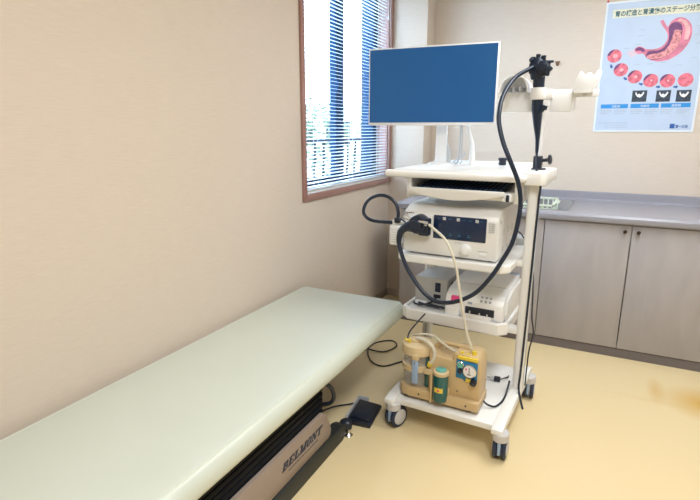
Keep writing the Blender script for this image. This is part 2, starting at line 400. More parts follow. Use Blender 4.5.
part('basket_handle', B().box(bx1-.002, bx1+.02, 3.44, 3.55, bz1-.01, bz1-.002, .003), BASKET, bk)
for x, y in ((bx0+.02, by0+.02), (bx1-.02, by0+.02), (bx0+.02, by1-.02), (bx1-.02, by1-.02)): part('basket_foot', B().cyl((x, y, .776), (x, y, bz0+.002), .006), BASKET, bk)
part('support_bar', B().box(SX0+.02, SX1-.03, by0+.014, by0+.026, .765, .776), STEEL, sk)
part('support_bar', B().box(SX0+.02, SX1-.03, by1-.026, by1-.014, .765, .776), STEEL, sk)

# ---------------------------------------------------------------- poster
PX, PZ = 1.392, 1.304; PW, PH = .565, .797
po = root('wall_poster', 'pale blue medical poster of a stomach pinned on the back wall', 'poster', (PX+PW/2, YW, PZ+PH/2))
part('sheet', B().box(PX, PX+PW, YW-.004, YW-.001, PZ, PZ+PH), PAPERW, po)
yp = YW-.004
part('printed_field', flat(B(), [(.012, .012), (PW-.012, .012), (PW-.012, PH-.012), (.012, PH-.012)], yp), PAPER, po)
part('title_band', flat(B(), [(.043, .700), (.53, .694), (.53, .742), (.043, .748)], yp-.0008), PCREAM, po)
text('title_lettering', '胃の構造と胃潰瘍のステージ分類', .036, (PX+.055, yp-.0022, PZ+.709), (1, 0, 0), (0, 0, 1), INKT, po, width=.455, bold=.0008)
y1_ = yp-.0008
part('duodenum_print', flat(B(), [(.145, .493), (.195, .507), (.21, .478), (.173, .457)], y1_, .0004), PPALE, po)
outer = [(.307, .66), (.322, .668), (.337, .645), (.349, .624), (.356, .631), (.366, .655), (.385, .670), (.409, .675), (.435, .668), (.456, .651), (.472, .630), (.48, .605), (.483, .575), (.48, .549), (.473, .525), (.461, .502), (.447, .482), (.429, .463), (.405, .447), (.381, .433), (.35, .428), (.321, .426), (.29, .434), (.264, .448), (.250, .465), (.237, .479), (.215, .476), (.197, .486), (.188, .498), (.19, .511), (.202, .520), (.216, .522), (.234, .515), (.25, .503), (.281, .500), (.311, .503), (.333, .512), (.347, .526), (.357, .545), (.36, .566), (.355, .585), (.345, .604), (.325, .63)]
part('stomach_print', flat(B(), outer, y1_, .0005), PPINK, po)
part('stomach_highlight', flat(B(), [(.409, .668), (.44, .656), (.465, .625), (.472, .585), (.466, .545), (.445, .545), (.447, .59), (.44, .625), (.42, .648), (.395, .655)], y1_-.0005, .0003), PPINKL, po)
part('cavity_print', flat(B(), [(.358, .611), (.360, .628), (.369, .642), (.383, .648), (.398, .648), (.414, .640), (.426, .625), (.432, .601), (.432, .57), (.427, .537), (.418, .51), (.404, .489), (.385, .468), (.363, .454), (.338, .443), (.312, .437), (.285, .438), (.264, .448), (.254, .458), (.254, .469), (.259, .482), (.267, .490), (.29, .492), (.313, .491), (.334, .498), (.349, .509), (.36, .527), (.366, .549), (.364, .58)], y1_-.0005, .0004), PPURP, po)
part('mucosa_print', flat(B(), [(.389, .604), (.41, .604), (.428, .597), (.429, .565), (.427, .537), (.418, .512), (.404, .489), (.385, .469), (.363, .454), (.338, .445), (.312, .441), (.288, .442), (.268, .447), (.259, .455), (.261, .466), (.285, .472), (.315, .474), (.338, .482), (.358, .496), (.372, .516), (.379, .54), (.385, .572)], y1_-.0009, .0003), PMUC, po)
part('antrum_print', flat(B(), [(.192, .50), (.197, .514), (.216, .518), (.238, .508), (.248, .49), (.235, .487), (.222, .497), (.205, .495)], y1_-.0005, .0003), PPURP, po)
rc = .041
C6 = [(.079, .473), (.125, .387), (.209, .341), (.299, .315), (.39, .310), (.485, .311)]
for k, (u, v) in enumerate(C6):
    d = part('ulcer_photo', flat(B(), [(u+rc*math.cos(a*PI/16), v+rc*.98*math.sin(a*PI/16)) for a in range(32)], y1_, .0004), PULC, po)
    if k < 5: part('shadowed_fold', flat(B(), [(u+rc*math.cos(a*PI/16), v+rc*.98*math.sin(a*PI/16)) for a in range(8, 17)]+[(u-rc*.7, v+rc*.1), (u-rc*.3, v+rc*.65)], y1_-.0004, .0003), PPURP, d)
    q = rc*(.30-.045*k)
    part('lesion', flat(B(), [(u+.004+q*math.cos(a*PI/6)*(1+.25*(a % 2)), v+q*math.sin(a*PI/6)) for a in range(12)], y1_-.0004, .0004), PPINKL, d)
for (u, v), an in zip([(.068, .41), (.157, .331), (.249, .295), (.345, .275), (.439, .272)], (-70, -35, -15, -5, 0)):
    s_ = .013; ca, sa = math.cos(math.radians(an)), math.sin(math.radians(an))
    pl = [(-s_, -.005), (0, -.005), (0, -.011), (s_, 0), (0, .011), (0, .005), (-s_, .005)]
    part('arrow_mark', flat(B(), [(u+p*ca-q*sa, v+p*sa+q*ca) for p, q in pl], y1_, .0004), PLOGO, po)
for u0, u1, v0, v1 in ((.207, .289, .187, .257), (.34, .418, .185, .254), (.448, .526, .183, .252)):
    d = part('section_print', flat(B(), [(u0, v0), (u1, v0), (u1, v1), (u0, v1)], y1_, .0004), PXRAY, po)
    um = (u0+u1)/2
    part('bright_crater', flat(B(), [(um-.022, v1-.006), (um-.024, v1-.022), (um-.012, v1-.038), (um+.004, v1-.044), (um+.016, v1-.034), (um+.026, v1-.016), (um+.020, v1-.008), (um+.014, v1-.018), (um+.008, v1-.026), (um-.004, v1-.020), (um-.012, v1-.026)], y1_-.0004, .0003), DIAL, d)
for u0, u1 in ((.033, .191), (.205, .362), (.374, .531)):
    d = part('heading_bar', flat(B(), [(u0, .149), (u1, .149), (u1, .175), (u0, .175)], y1_, .0004), PBLUE, po)
for (u, v, s_) in ((.095, .155, '活動期'), (.26, .155, '治癒期'), (.43, .155, '瘢痕期')):
    text('heading_lettering', s_, .017, (PX+u, y1_-.0012, PZ+v), (1, 0, 0), (0, 0, 1), PAPERW, po, ext=.0003)
random.seed(7)
b = B()
for u0, u1 in ((.035, .105), (.115, .19), (.207, .28), (.29, .36), (.376, .45), (.46, .53)):
    for j in range(3):
        u = u0; v = .138-j*.011
        while u < u1-.01-(.02 if j == 2 else 0):
            w = random.uniform(.004, .012); flat(b, [(u, v-.002), (u+w, v-.002), (u+w, v+.002), (u, v+.002)], y1_, .0003); u += w+.003
for (u, v) in ((.20, .62), (.20, .585), (.19, .535), (.13, .515), (.06, .505), (.20, .415), (.27, .415), (.34, .42), (.43, .40), (.50, .44), (.51, .52), (.50, .57), (.50, .62)):
    for j in range(4): flat(b, [(u+j*.008, v-.002), (u+j*.008+.005, v-.002), (u+j*.008+.005, v+.002), (u+j*.008, v+.002)], y1_, .0003)
for v in (.057, .043, .030):
    u = .031 if v > .05 else .07
    while u < .2: flat(b, [(u, v-.002), (u+.007, v-.002), (u+.007, v+.002), (u, v+.002)], y1_, .0003); u += .011
part('caption_lines', b, INKG, po)
part('sponsor_logo', flat(B(), [(.437, .022), (.463, .022), (.463, .050), (.437, .050)], y1_, .0004), PLOGO, po)
text('sponsor_lettering', '第一三共', .021, (PX+.467, y1_-.0008, PZ+.026), (1, 0, 0), (0, 0, 1), PLOGO, po, ext=.0003, width=.066, bold=.0006)
part('red_pin', B().sph((PX+.008, YW-.012, PZ+PH+.004), .007).cyl((PX+.008, YW, PZ+PH+.004), (PX+.008, YW-.012, PZ+PH+.004), .002), REDP, None, 'small red pin above the top left corner of the poster', 'pin', base=(PX+.008, YW-.006, PZ+PH+.004))
hk = root('wall_hook', 'tiny brown hook on the back wall left of the poster', 'hook', (1.133, YW, 1.751))
part('hook_plate', B().prism([(1.117, 1.765), (1.149, 1.765), (1.14, 1.735), (1.126, 1.735)], 'y', YW-.004, YW), WOODH, hk)
part('hook_arm', B().tube([(1.133, YW-.003, 1.75), (1.133, YW-.018, 1.745), (1.133, YW-.02, 1.758)], .0035, 8), WOODH, hk)

# ---------------------------------------------------------------- examination bed
bd = root('examination_bed', 'long low examination bed with pale green white vinyl top along the left wall', 'bed', (.34, 1.2, 0))
BX0, BX1, BY0, BY1, BZ0, BZ1 = .018, .652, .30, 2.34, .372, .452
def rrect(x0, x1, y0, y1, r, n=6):
    P = []
    for cx_, cy_, a0 in ((x1-r, y1-r, 0), (x0+r, y1-r, 90), (x0+r, y0+r, 180), (x1-r, y0+r, 270)):
        for k in range(n+1):
            a = math.radians(a0+90*k/n); P.append((cx_+r*math.cos(a), cy_+r*math.sin(a)))
    return P
def slab(b, levels, r):
    """stack of inset rounded rectangles: levels = [(inset, z)]"""
    R_ = []
    for ins, z in levels:
        R_.append([b.bm.verts.new((x, y, z)) for x, y in rrect(BX0+ins, BX1-ins, BY0+ins, BY1-ins, max(r-ins, .004))])
    n = len(R_[0])
    for A, C2 in zip(R_, R_[1:]):
        for i in range(n): b.bm.faces.new((A[i], A[(i+1) % n], C2[(i+1) % n], C2[i]))
    b.bm.faces.new(R_[0][::-1]); b.bm.faces.new(R_[-1]); return b
ck = part('cushion', slab(B(), [(.02, BZ0), (.006, BZ0+.004), (.001, BZ0+.014), (0, BZ0+.035), (.003, BZ0+.052), (.012, BZ0+.066), (.022, BZ0+.0735), (.035, BZ0+.077), (.06, BZ0+.079), (.15, BZ1+.001), (.25, BZ1+.002)], .045), VINYL, bd, ang=80)
loop = rrect(BX0+.023, BX1-.023, BY0+.023, BY1-.023, .022)
part('piping', B().tube([(x, y, BZ0+.073) for x, y in loop+[loop[0]]], .0028, 6, smooth=False), PIPEM, ck)
part('bed_frame', B().box(.07, .61, .42, 2.18, .345, .373, .004), DKSTRIP, bd)
b = B(); N = 6; ye = 1.575
for k in range(N):
    za = .195+k*.0255
    for (w_, zz0, zz1) in ((0, za, za+.0215), (.010, za+.0215, za+.0255)):
        b.box(.10+w_, .585-w_, .72+w_, ye-w_, zz0, zz1, .004 if w_ == 0 else 0)
part('pleated_bellows', b, BLACKR, bd)
sh = [(.66, .075), (1.595, .075), (1.612, .085), (1.618, .105), (1.60, .15), (1.565, .205), (1.55, .213), (.73, .213), (.70, .205), (.66, .15)]
cv = part('base_cover', B().prism(sh, 'x', .09, .600, .004), TAUPE, bd)
random.seed(1); hb = .031; yy = 1.262; zz0 = .138
def lt(strokes, y):
    b = B()
    for (u0, v0, u1, v1, w, ww) in strokes:      # bars from (u0,v0) to (u1,v1), w wide at both ends
        q = [(u0-w/2, v0), (u0+w/2, v0), (u1+w/2, v1), (u1-w/2, v1)] if ww else [(u0, v0-w/2), (u1, v1-w/2), (u1, v1+w/2), (u0, v0+w/2)]
        b.prism([(y+u+v*.45, zz0+v) for u, v in q], 'x', .600, .6013)
    return b
h = hb; k = .011; t = .0045
ser = lambda u, v: (u-.008, v+(t/2 if v < .01 else -t/2), u+.008, v+(t/2 if v < .01 else -t/2), t, 0)
G = {'B': [(.004, 0, .004, h, k, 1), ser(.004, 0), ser(.004, h), (.004, t/2, .022, t/2, t, 0), (.004, h-t/2, .020, h-t/2, t, 0), (.004, h/2, .021, h/2, t, 0), (.024, .003, .024, h*.46, .008, 1), (.022, h*.54, .022, h-.003, .008, 1)],
     'E': [(.004, 0, .004, h, k, 1), ser(.004, 0), ser(.004, h), (.004, t/2, .026, t/2, t, 0), (.004, h-t/2, .025, h-t/2, t, 0), (.004, h/2, .018, h/2, t, 0), (.026, 0, .026, .010, .004, 1), (.025, h-.010, .025, h, .004, 1)],
     'L': [(.004, 0, .004, h, k, 1), ser(.004, 0), ser(.004, h), (.004, t/2, .024, t/2, t, 0), (.024, 0, .024, .012, .005, 1)],
     'M': [(.003, 0, .003, h, .005, 1), (.032, 0, .032, h, k, 1), (.004, h, .017, 0, .010, 1), (.030, h, .017, 0, .005, 1), ser(.003, 0), ser(.032, 0), ser(.002, h), ser(.033, h)],
     'O': [(.004, .005, .004, h-.005, k, 1), (.024, .005, .024, h-.005, k, 1), (.004, t/2, .024, t/2, t, 0), (.004, h-t/2, .024, h-t/2, t, 0)],
     'N': [(.003, 0, .003, h, .005, 1), (.027, 0, .027, h, .005, 1), (.004, h, .026, 0, .011, 1), ser(.003, 0), ser(.002, h), ser(.027, h)],
     'T': [(.013, 0, .013, h, k, 1), (-.001, h-t/2, .028, h-t/2, t, 0), ser(.013, 0), (-.001, h-.010, -.001, h, .004, 1), (.028, h-.010, .028, h, .004, 1)]}
for ch, adv in zip('BELMONT', (.039, .039, .036, .047, .039, .042, .04)):
    part('letter', lt(G[ch], yy), INK, cv, smooth=False); yy += adv*.98
b = B(); random.seed(3); y = 1.30
while y < 1.50:
    w = random.uniform(.006, .014); b.box(.600, .6008, y, y+w, .120, .124); y += w+.004
part('small_print', b, INK, cv)
b = B().prism([(.62, 0), (1.70, 0), (1.735, .012), (1.745, .04), (1.735, .062), (1.70, .074), (.62, .074)], 'x', .555, .608, .004)
b.prism([(.62, 0), (1.70, 0), (1.735, .012), (1.745, .04), (1.735, .062), (1.70, .074), (.62, .074)], 'x', .085, .138, .004)
b.box(.138, .555, .64, 1.60, .0, .073)
part('floor_base', b, DKSTRIP, bd)
for xx in (.585, .11):
    part('end_bumper', B().lathe((xx, 1.775, .012), [(.02, 0), (.028, .005), (.029, .022), (.026, .036), (.016, .043)], 20), BLACKP, bd)
    part('levelling_foot', B().lathe((xx+.028, 1.748, 0), [(.017, 0), (.019, .004), (.012, .012), (.007, .016), (.006, .03)], 20), CHROME, bd)
part('bed_power_cord', B().tube([(.56, 1.56, .34), (.60, 1.60, .31), (.605, 1.63, .25), (.58, 1.63, .21), (.50, 1.60, .20)], .009, 8), BLACKP, bd)

fp = root('foot_pedal', 'flat black foot pedal on the floor beyond the end of the bed base', 'foot pedal', (.61, 1.92, 0), .12)
part('pedal_body', B().prism([(.555, 0), (.665, 0), (.668, .012), (.665, .02), (.555, .03), (.552, .012)], 'y', 1.83, 2.01, .003), BLACKP, fp)
part('treadle', B().box(.562, .658, 1.845, 1.995, .027, .036, .004, M=Matrix.Translation((.61, 1.92, .03)) @ Matrix.Rotation(.09, 4, 'Y') @ Matrix.Translation((-.61, -1.92, -.03))), BLACKP, fp)
part('side_guard', B().box(.548, .553, 1.825, 2.01, 0, .048, .002).box(.548, .60, 2.012, 2.018, 0, .045, .002), GREYD, fp)
part('pedal_cord', B().tube([(.57, 2.02, .02), (.52, 1.99, .008), (.44, 1.93, .006), (.38, 1.82, .006), (.36, 1.70, .006)], .004, 8), BLACKP, fp)

part('floor_cord', B().tube([(.20, 2.42, .006), (.30, 2.55, .006), (.32, 2.70, .006), (.40, 2.775, .006), (.455, 2.71, .006), (.42, 2.60, .007), (.33, 2.585, .010), (.31, 2.61, .012), (.36, 2.50, .008), (.43, 2.43, .006), (.50, 2.43, .006), (.57, 2.53, .006), (.66, 2.56, .006), (.74, 2.46, .05), (.765, 2.33, .15), (.79, 2.2, .163)], .0042, 8), BLACKP, None, 'thin black cord looping on the floor between bed end and trolley', 'cord', base=(.4, 2.55, 0))

# ---------------------------------------------------------------- equipment trolley
tr = croot('equipment_trolley', 'white medical equipment trolley with shelves and four casters in front of the cabinets', 'trolley', (.95, 2.2, 0))
LX, RXX = .762, 1.238; FY, BY = 1.90, 2.46
# base
b = B().box(LX+.018, RXX-.018, FY+.005, BY+.02, .112, .140, .004)
part('base_plate', b, WHITEP, tr)
def rail(x):
    return B().prism([(FY-.03, .122), (FY-.02, .115), (BY+.04, .115), (BY+.05, .125), (BY+.045, .150), (BY+.02, .158), (2.2, .160), (FY+.02, .152), (FY-.028, .142)], 'x', x-.024, x+.024, .005)
part('side_rail', rail(LX), WHITEP, tr); part('side_rail', rail(RXX), WHITEP, tr)
def caster(x, y, rot):
    r = part('caster', B().lathe((x, y, .088), [(.030, 0), (.033, .003), (.034, .033), (.030, .038)], 28), GREYL, tr)
    M_ = Matrix.Translation((x, y, 0)) @ Matrix.Rotation(rot, 4, 'Z') @ Matrix.Translation((-x, -y, 0))
    def add(name, b, m):
        bmesh.ops.transform(b.bm, matrix=M_, verts=b.bm.verts); part(name, b, m, r)
    yc = y+.018
    add('fork', B().box(x-.007, x+.007, yc-.047, yc+.03, .03, .092, .004), BLUEL)
    for s_ in (-1, 1):
        a0 = x+s_*.009; a1 = x+s_*.027
        add('tyre', B().lathe((min(a0, a1), yc, .05), [(.034, 0), (.047, .001), (.05, .006), (.05, .012), (.047, .017), (.034, .018)], 32, (1, 0, 0)), DARKN)
        add('wheel_cover', B().lathe((a1-s_*.004, yc, .05), [(.036, -.002*s_), (.036, .005*s_), (.028, .008*s_), (.006, .009*s_)], 32, (1, 0, 0)), GREYL)
caster(LX+.010, FY, -.35); caster(RXX+.012, FY, .05); caster(RXX+.02, BY, .12); caster(LX, BY, .3)
# columns
def column(x, y, z0, z1, wx=.045, wy=.062):
    b = B().prism(rrect(x-wx/2, x+wx/2, y-wy/2, y+wy/2, .016, 4), 'z', z0, z1)
    return part('column', b, WHITEP, tr)
c1 = column(1.241, 2.25, .158, 1.10)
part('column_groove', B().box(1.2625, 1.2645, 2.238, 2.262, .16, 1.09), GREYD, c1)
c2 = column(.700, 2.50, .14, 1.10)
part('column_groove', B().box(.698, .704, 2.4675, 2.4695, .14, 1.09), GREYD, c2)
part('column_foot', B().box(.675, .80, 2.46, 2.52, .113, .139, .005), WHITEP, tr)
# shelves
def shelf(x0, x1, y0, y1, z0, z1, name='shelf', rim=.018, dep=.012):
    b = B(); c = .035
    P = [(x0+c, y0), (x1-c, y0), (x1, y0+c), (x1, y1), (x0, y1), (x0, y0+c)]
    ins = [(x0+c+rim*.4, y0+rim), (x1-c-rim*.4, y0+rim), (x1-rim, y0+c+rim*.4), (x1-rim, y1-rim), (x0+rim, y1-rim), (x0+rim, y0+c+rim*.4)]
    ch = [(x0+c+.003, y0+.004), (x1-c-.003, y0+.004), (x1-.004, y0+c+.003), (x1-.004, y1-.004), (x0+.004, y1-.004), (x0+.004, y0+c+.003)]
    L_ = [[b.bm.verts.new((x, y, z)) for x, y in q] for q, z in ((ch, z0), (P, z0+.006), (P, z1-.005), (ch, z1), (ins, z1), (ins, z1-dep))]
    for A, C2 in zip(L_, L_[1:]):
        for i in range(6): b.bm.faces.new((A[i], A[(i+1) % 6], C2[(i+1) % 6], C2[i]))
    b.bm.faces.new(L_[0][::-1]); b.bm.faces.new(L_[-1])
    return part(name, b, WHITEP, tr, ang=25)
shelf(.672, 1.183, 2.175, 2.655, .414, .470)
shelf(.690, 1.198, 2.065, 2.655, .733, .768, rim=.004, dep=.001)
# shelf brackets to the right column
for z in (.42, .735): part('shelf_bracket', B().box(1.178, 1.222, 2.225, 2.275, z, z+.028, .004), WHITEP, tr)
for z in (.415, .735): part('shelf_bracket', B().box(.678, .722, 2.472, 2.53, z-.03, z, .004), WHITEP, tr)
# top shelf with front handle
part('top_shelf', B().prism([(.635, 2.15), (1.205, 2.15), (1.205, 2.64), (1.17, 2.67), (.66, 2.67), (.635, 2.64)], 'z', 1.108, 1.143, .006), WHITEP, tr)
part('front_handle', B().tube([(.622, 2.168, 1.120), (.618, 2.145, 1.122), (.628, 2.128, 1.123), (.66, 2.124, 1.123), (1.16, 2.124, 1.123), (1.195, 2.128, 1.123), (1.206, 2.145, 1.122), (1.203, 2.168, 1.120)], .0165, 14), WHITEP, tr)
part('side_extension', B().prism([(1.206, 2.17), (1.275, 2.17), (1.292, 2.19), (1.292, 2.50), (1.275, 2.52), (1.206, 2.52)], 'z', 1.094, 1.147, .006), WHITEP, tr)
part('rear_lip', B().box(.64, 1.2, 2.655, 2.668, 1.14, 1.158, .003), WHITEP, tr)
# keyboard drawer
kd = part('keyboard_drawer', B().prism([(2.125, 1.066), (2.112, 1.060), (2.105, 1.045), (2.112, 1.032), (2.135, 1.027), (2.5, 1.027), (2.5, 1.040), (2.15, 1.040), (2.14, 1.058)], 'x', .728, 1.14, .002), CREAM, tr)
part('drawer_end', B().prism([(2.10, 1.030), (2.2, 1.027), (2.2, 1.062), (2.11, 1.062)], 'x', 1.14, 1.178, .003), CREAM, tr)
part('drawer_catch', B().box(1.158, 1.170, 2.093, 2.105, 1.030, 1.058, .002), BLACKP, kd)
part('drawer_catch', B().box(.730, .738, 2.100, 2.108, 1.055, 1.068, .002), BLACKP, kd)
arc = [(.732+.42*k/16, 1.052-.030*math.sin(PI*k/16)) for k in range(17)]
part('drawer_front', B().prism(arc+[(1.150, 1.069), (.734, 1.069)], 'y', 2.092, 2.106, .003), CREAM, kd)
for x0, x1 in ((.700, .724), (1.178, 1.202)):
    part('side_panel', B().box(x0, x1, 2.15, 2.60, 1.015, 1.110, .004), CREAM, tr)
part('rear_panel', B().box(.724, 1.178, 2.52, 2.53, 1.03, 1.108), CREAM, tr)
kb = croot('keyboard', 'dark blue keyboard lying inside the drawer under the top shelf', 'keyboard', (.93, 2.22, 1.041))
Mk = Matrix.Translation((.94, 2.15, 1.041)) @ Matrix.Rotation(.10, 4, 'X') @ Matrix.Translation((-.94, -2.15, -1.041))
part('key_tray', B().box(.742, 1.138, 2.148, 2.42, 1.042, 1.058, .003, M=Mk), NAVY, kb)
b = B()
for j in range(7):
    for i in range(18): b.box(.750+i*.0212, .768+i*.0212, 2.156+j*.036, 2.186+j*.036, 1.058, 1.068, .0015, 1, M=Mk)
part('keys', b, NAVY, kb)

# ---------------------------------------------------------------- monitor
mo = root('monitor', 'large flat monitor with blue screen and thin white bezel above the trolley', 'monitor', (.698, 2.455, 1.144), .07)
mx0, mx1, mz0, mz1, my = .380, 1.014, 1.336, 1.706, 2.445
part('monitor_housing', B().box(mx0, mx1, my, my+.022, mz0, mz1, .004).box(mx0+.12, mx1-.12, my+.02, my+.055, mz0+.07, mz1-.09, .012), WHITEC, mo)
part('screen', B().box(mx0+.007, mx1-.007, my-.0015, my+.004, mz0+.014, mz1-.007), SCREEN, mo)
sxm, sym = .745, 2.535
part('stand_neck', B().prism([(sxm-.030, 1.150), (sxm+.030, 1.150), (sxm+.026, 1.40), (sxm-.024, 1.40)], 'y', sym-.012, sym+.016, .005), WHITEC, mo)
part('stand_neck_cover', B().prism([(sxm+.022, 1.150), (sxm+.048, 1.150), (sxm+.05, 1.20), (sxm+.030, 1.25), (sxm+.024, 1.36), (sxm+.016, 1.36)], 'y', sym-.006, sym+.02, .003), GREYD, mo)
part('stand_foot', B().prism(rrect(sxm-.055, sxm+.055, sym-.06, sym+.06, .02, 4), 'z', 1.1432, 1.1525), WHITEC, mo)
part('vesa_bracket', B().box(sxm-.05, sxm+.05, my+.052, sym-.010, 1.37, 1.46, .004).box(sxm-.03, sxm+.03, sym-.012, sym+.016, 1.36, 1.47, .004), WHITEC, mo)
ax, ay = .898, 2.56
part('monitor_lead', B().tube([(ax+.002, my+.05, 1.40), (ax-.02, 2.53, 1.33), (ax-.002, 2.56, 1.25), (ax, ay, 1.21)], .009, 10).cyl((ax, ay, 1.144), (ax, ay, 1.215), .018, .011), WHITEC, mo)
part('signal_cable', B().tube([(.845, my+.05, 1.40), (.842, 2.52, 1.28), (.825, 2.58, 1.16), (.80, 2.60, 1.148)], .0045, 8).tube([(.852, my+.05, 1.40), (.852, 2.52, 1.28), (.842, 2.58, 1.16), (.83, 2.60, 1.148)], .003, 8).tube([(.865, 2.57, 1.20), (.83, 2.58, 1.175), (.79, 2.6, 1.148)], .003, 8), GREYD, mo)
cup = croot('black_cap', 'small black round cap on the top shelf behind the scope cord', 'cap', (1.02, 2.60, 1.144))
part('cap_body', B().lathe((1.02, 2.60, 1.144), [(.016, 0), (.019, .004), (.017, .02), (.021, .026), (.021, .034), (.016, .037)], 24), BLACKP, cup)
part('cap_knurl', B().lathe((1.02, 2.60, 1.170), [(.0225, 0), (.0225, .006)], 12), SCOPEM, cup)

# ---------------------------------------------------------------- scope holder on the trolley
hx, hy = 1.232, 2.355
sh_ = croot('scope_holder', 'white scope hanger bar with two cradles standing on the right of the trolley', 'scope holder', (hx, hy, 1.144))
part('holder_pole', B().cyl((hx, hy, 1.147), (hx, hy, 1.42), .007), WHITEC, sh_)
cl_ = part('clamp', B().box(hx-.022, hx+.012, hy-.022, hy+.022, 1.147, 1.205, .004).cyl((hx, hy, 1.145), (hx, hy, 1.153), .030), BLACKP, sh_)
part('clamp_knob', B().cyl((hx+.010, hy-.004, 1.186), (hx+.038, hy-.004, 1.190), .007).lathe((hx+.036, hy-.004, 1.190), [(.012, 0), (.021, .003), (.021, .013), (.012, .016)], 8, (1, 0, .1)), BLACKP, cl_)
part('hanger_plate', B().box(1.052, 1.185, hy-.010, hy+.012, 1.390, 1.474, .004), WHITEC, sh_)
part('hanger_plate', B().box(1.255, 1.340, hy-.010, hy+.012, 1.388, 1.478, .004).box(1.336, 1.350, hy-.004, hy+.03, 1.392, 1.474, .003), WHITEC, sh_)
part('cross_bar', B().box(1.18, 1.437, hy+.012, hy+.028, 1.447, 1.476, .003), WHITEC, sh_)
part('centre_clip', B().cyl((hx-.018, hy-.055, 1.436), (hx-.018, hy-.055, 1.484), .030, .031, bev=.003).box(hx-.05, hx+.035, hy-.03, hy+.012, 1.44, 1.480, .004), CREAM, sh_)
# left cradle: half-pipe hood
b = B(); n = 14; pr = []
for k in range(n+1):
    a = PI*k/n; pr.append((1.115-.062*math.cos(a), 1.468+.072*math.sin(a)))
for k in range(n, -1, -1):
    a = PI*k/n; pr.append((1.115-.056*math.cos(a), 1.468+.066*math.sin(a)))
b.prism(pr, 'y', hy-.07, hy+.04); b.prism([(1.115-.058*math.cos(PI*k/n), 1.468+.068*math.sin(PI*k/n)) for k in range(n+1)], 'y', hy+.030, hy+.036)
part('hood_cradle', b, WHITEC, sh_)
part('hood_slots', B().box(1.085, 1.090, hy-.074, hy+.03, 1.474, 1.492).box(1.112, 1.117, hy-.074, hy+.03, 1.474, 1.492).box(1.139, 1.144, hy-.074, hy+.03, 1.474, 1.492), GREYD, sh_)
# right cradle: open U with prongs
b = B()
lobes = [(1.345, 1.464), (1.350, 1.512), (1.362, 1.540), (1.370, 1.543), (1.384, 1.524), (1.392, 1.534), (1.404, 1.536), (1.416, 1.524), (1.428, 1.544), (1.440, 1.546), (1.434, 1.505), (1.418, 1.474), (1.412, 1.464)]
for yo in (hy-.05, hy+.012): b.prism(lobes, 'y', yo, yo+.010, .002)
b.prism([(1.348, 1.458), (1.414, 1.458), (1.416, 1.474), (1.348, 1.474)], 'y', hy-.05, hy+.03, .003)
b.prism([(1.345, 1.47), (1.352, 1.47), (1.362, 1.535), (1.355, 1.525)], 'y', hy-.045, hy+.018)
part('fork_cradle', b, WHITEC, sh_)
part('cradle_screw', B().cyl((1.387, hy, 1.452), (1.387, hy, 1.466), .009).cyl((1.387, hy-.03, 1.452), (1.387, hy-.02, 1.452), .006), GREYL, sh_)

# ---------------------------------------------------------------- endoscope
en = croot('endoscope', 'black endoscope with control head hanging in the holder and thick cord looping to the processor', 'endoscope', (hx-.02, 2.30, 1.45))
ex, ey = hx-.018, 2.300
part('grip', B().tube([(ex-.002, ey, 1.525), (ex-.001, ey, 1.48), (ex, ey, 1.44), (ex+.001, ey, 1.40), (ex+.006, ey, 1.34), (ex+.012, ey, 1.28), (ex+.014, ey, 1.22)], [.024, .022, .023, .0225, .016, .009, .006], 20), SCOPEM, en)
hd = part('control_head', B().tube([(ex-.010, ey, 1.515), (ex-.008, ey, 1.545), (ex-.010, ey, 1.585), (ex-.012, ey, 1.603)], [.024, .034, .031, .018], 20).box(ex-.042, ex+.0, ey-.03, ey+.03, 1.535, 1.585, .010), SCOPEM, en)
for zc, rr, yy, nl in ((1.560, .031, -.036, 7), (1.566, .024, -.052, 6)):
    pf = []
    for k in range(nl*6):
        a = 2*PI*k/(nl*6); q = rr*(1+.13*math.cos(nl*a)); pf.append((ex+.018+q*math.cos(a), zc-.006+q*math.sin(a)))
    part('angulation_knob', B().prism(pf, 'y', ey+yy, ey+yy+.013, .002), SCOPEM, hd)
part('lock_lever', B().cyl((ex+.018, ey-.06, 1.556), (ex+.018, ey-.02, 1.556), .010).box(ex+.02, ex+.055, ey-.040, ey-.030, 1.575, 1.585, .003), SCOPEM, hd)
for dx, dz in ((-.030, 1.603), (-.010, 1.612), (.012, 1.606)):
    part('valve_button', B().cyl((ex+dx, ey-.012, dz-.02), (ex+dx, ey-.016, dz+.002), .008, .009, 14, .0015), SCOPEM, hd)
part('switch_cap', B().sph((ex-.034, ey-.02, 1.592), .010), SCOPEM, hd)
part('biopsy_port', B().tube([(ex+.004, ey-.01, 1.375), (ex+.020, ey-.014, 1.392), (ex+.030, ey-.016, 1.402)], [.011, .009, .009], 12).cyl((ex+.029, ey-.016, 1.398), (ex+.034, ey-.017, 1.412), .0115), SCOPEM, en)
ins = [(ex+.014, ey, 1.225), (ex+.020, ey-.02, 1.16), (1.268, 2.210, 1.10), (1.268, 2.205, 1.03), (1.266, 2.20, .85), (1.263, 2.20, .6), (1.260, 2.20, .4), (1.257, 2.20, .25), (1.256, 2.19, .19), (1.268, 2.17, .15), (1.288, 2.15, .105)]
part('insertion_tube', B().tube(ins, .0048, 10), SCOPEM, en)
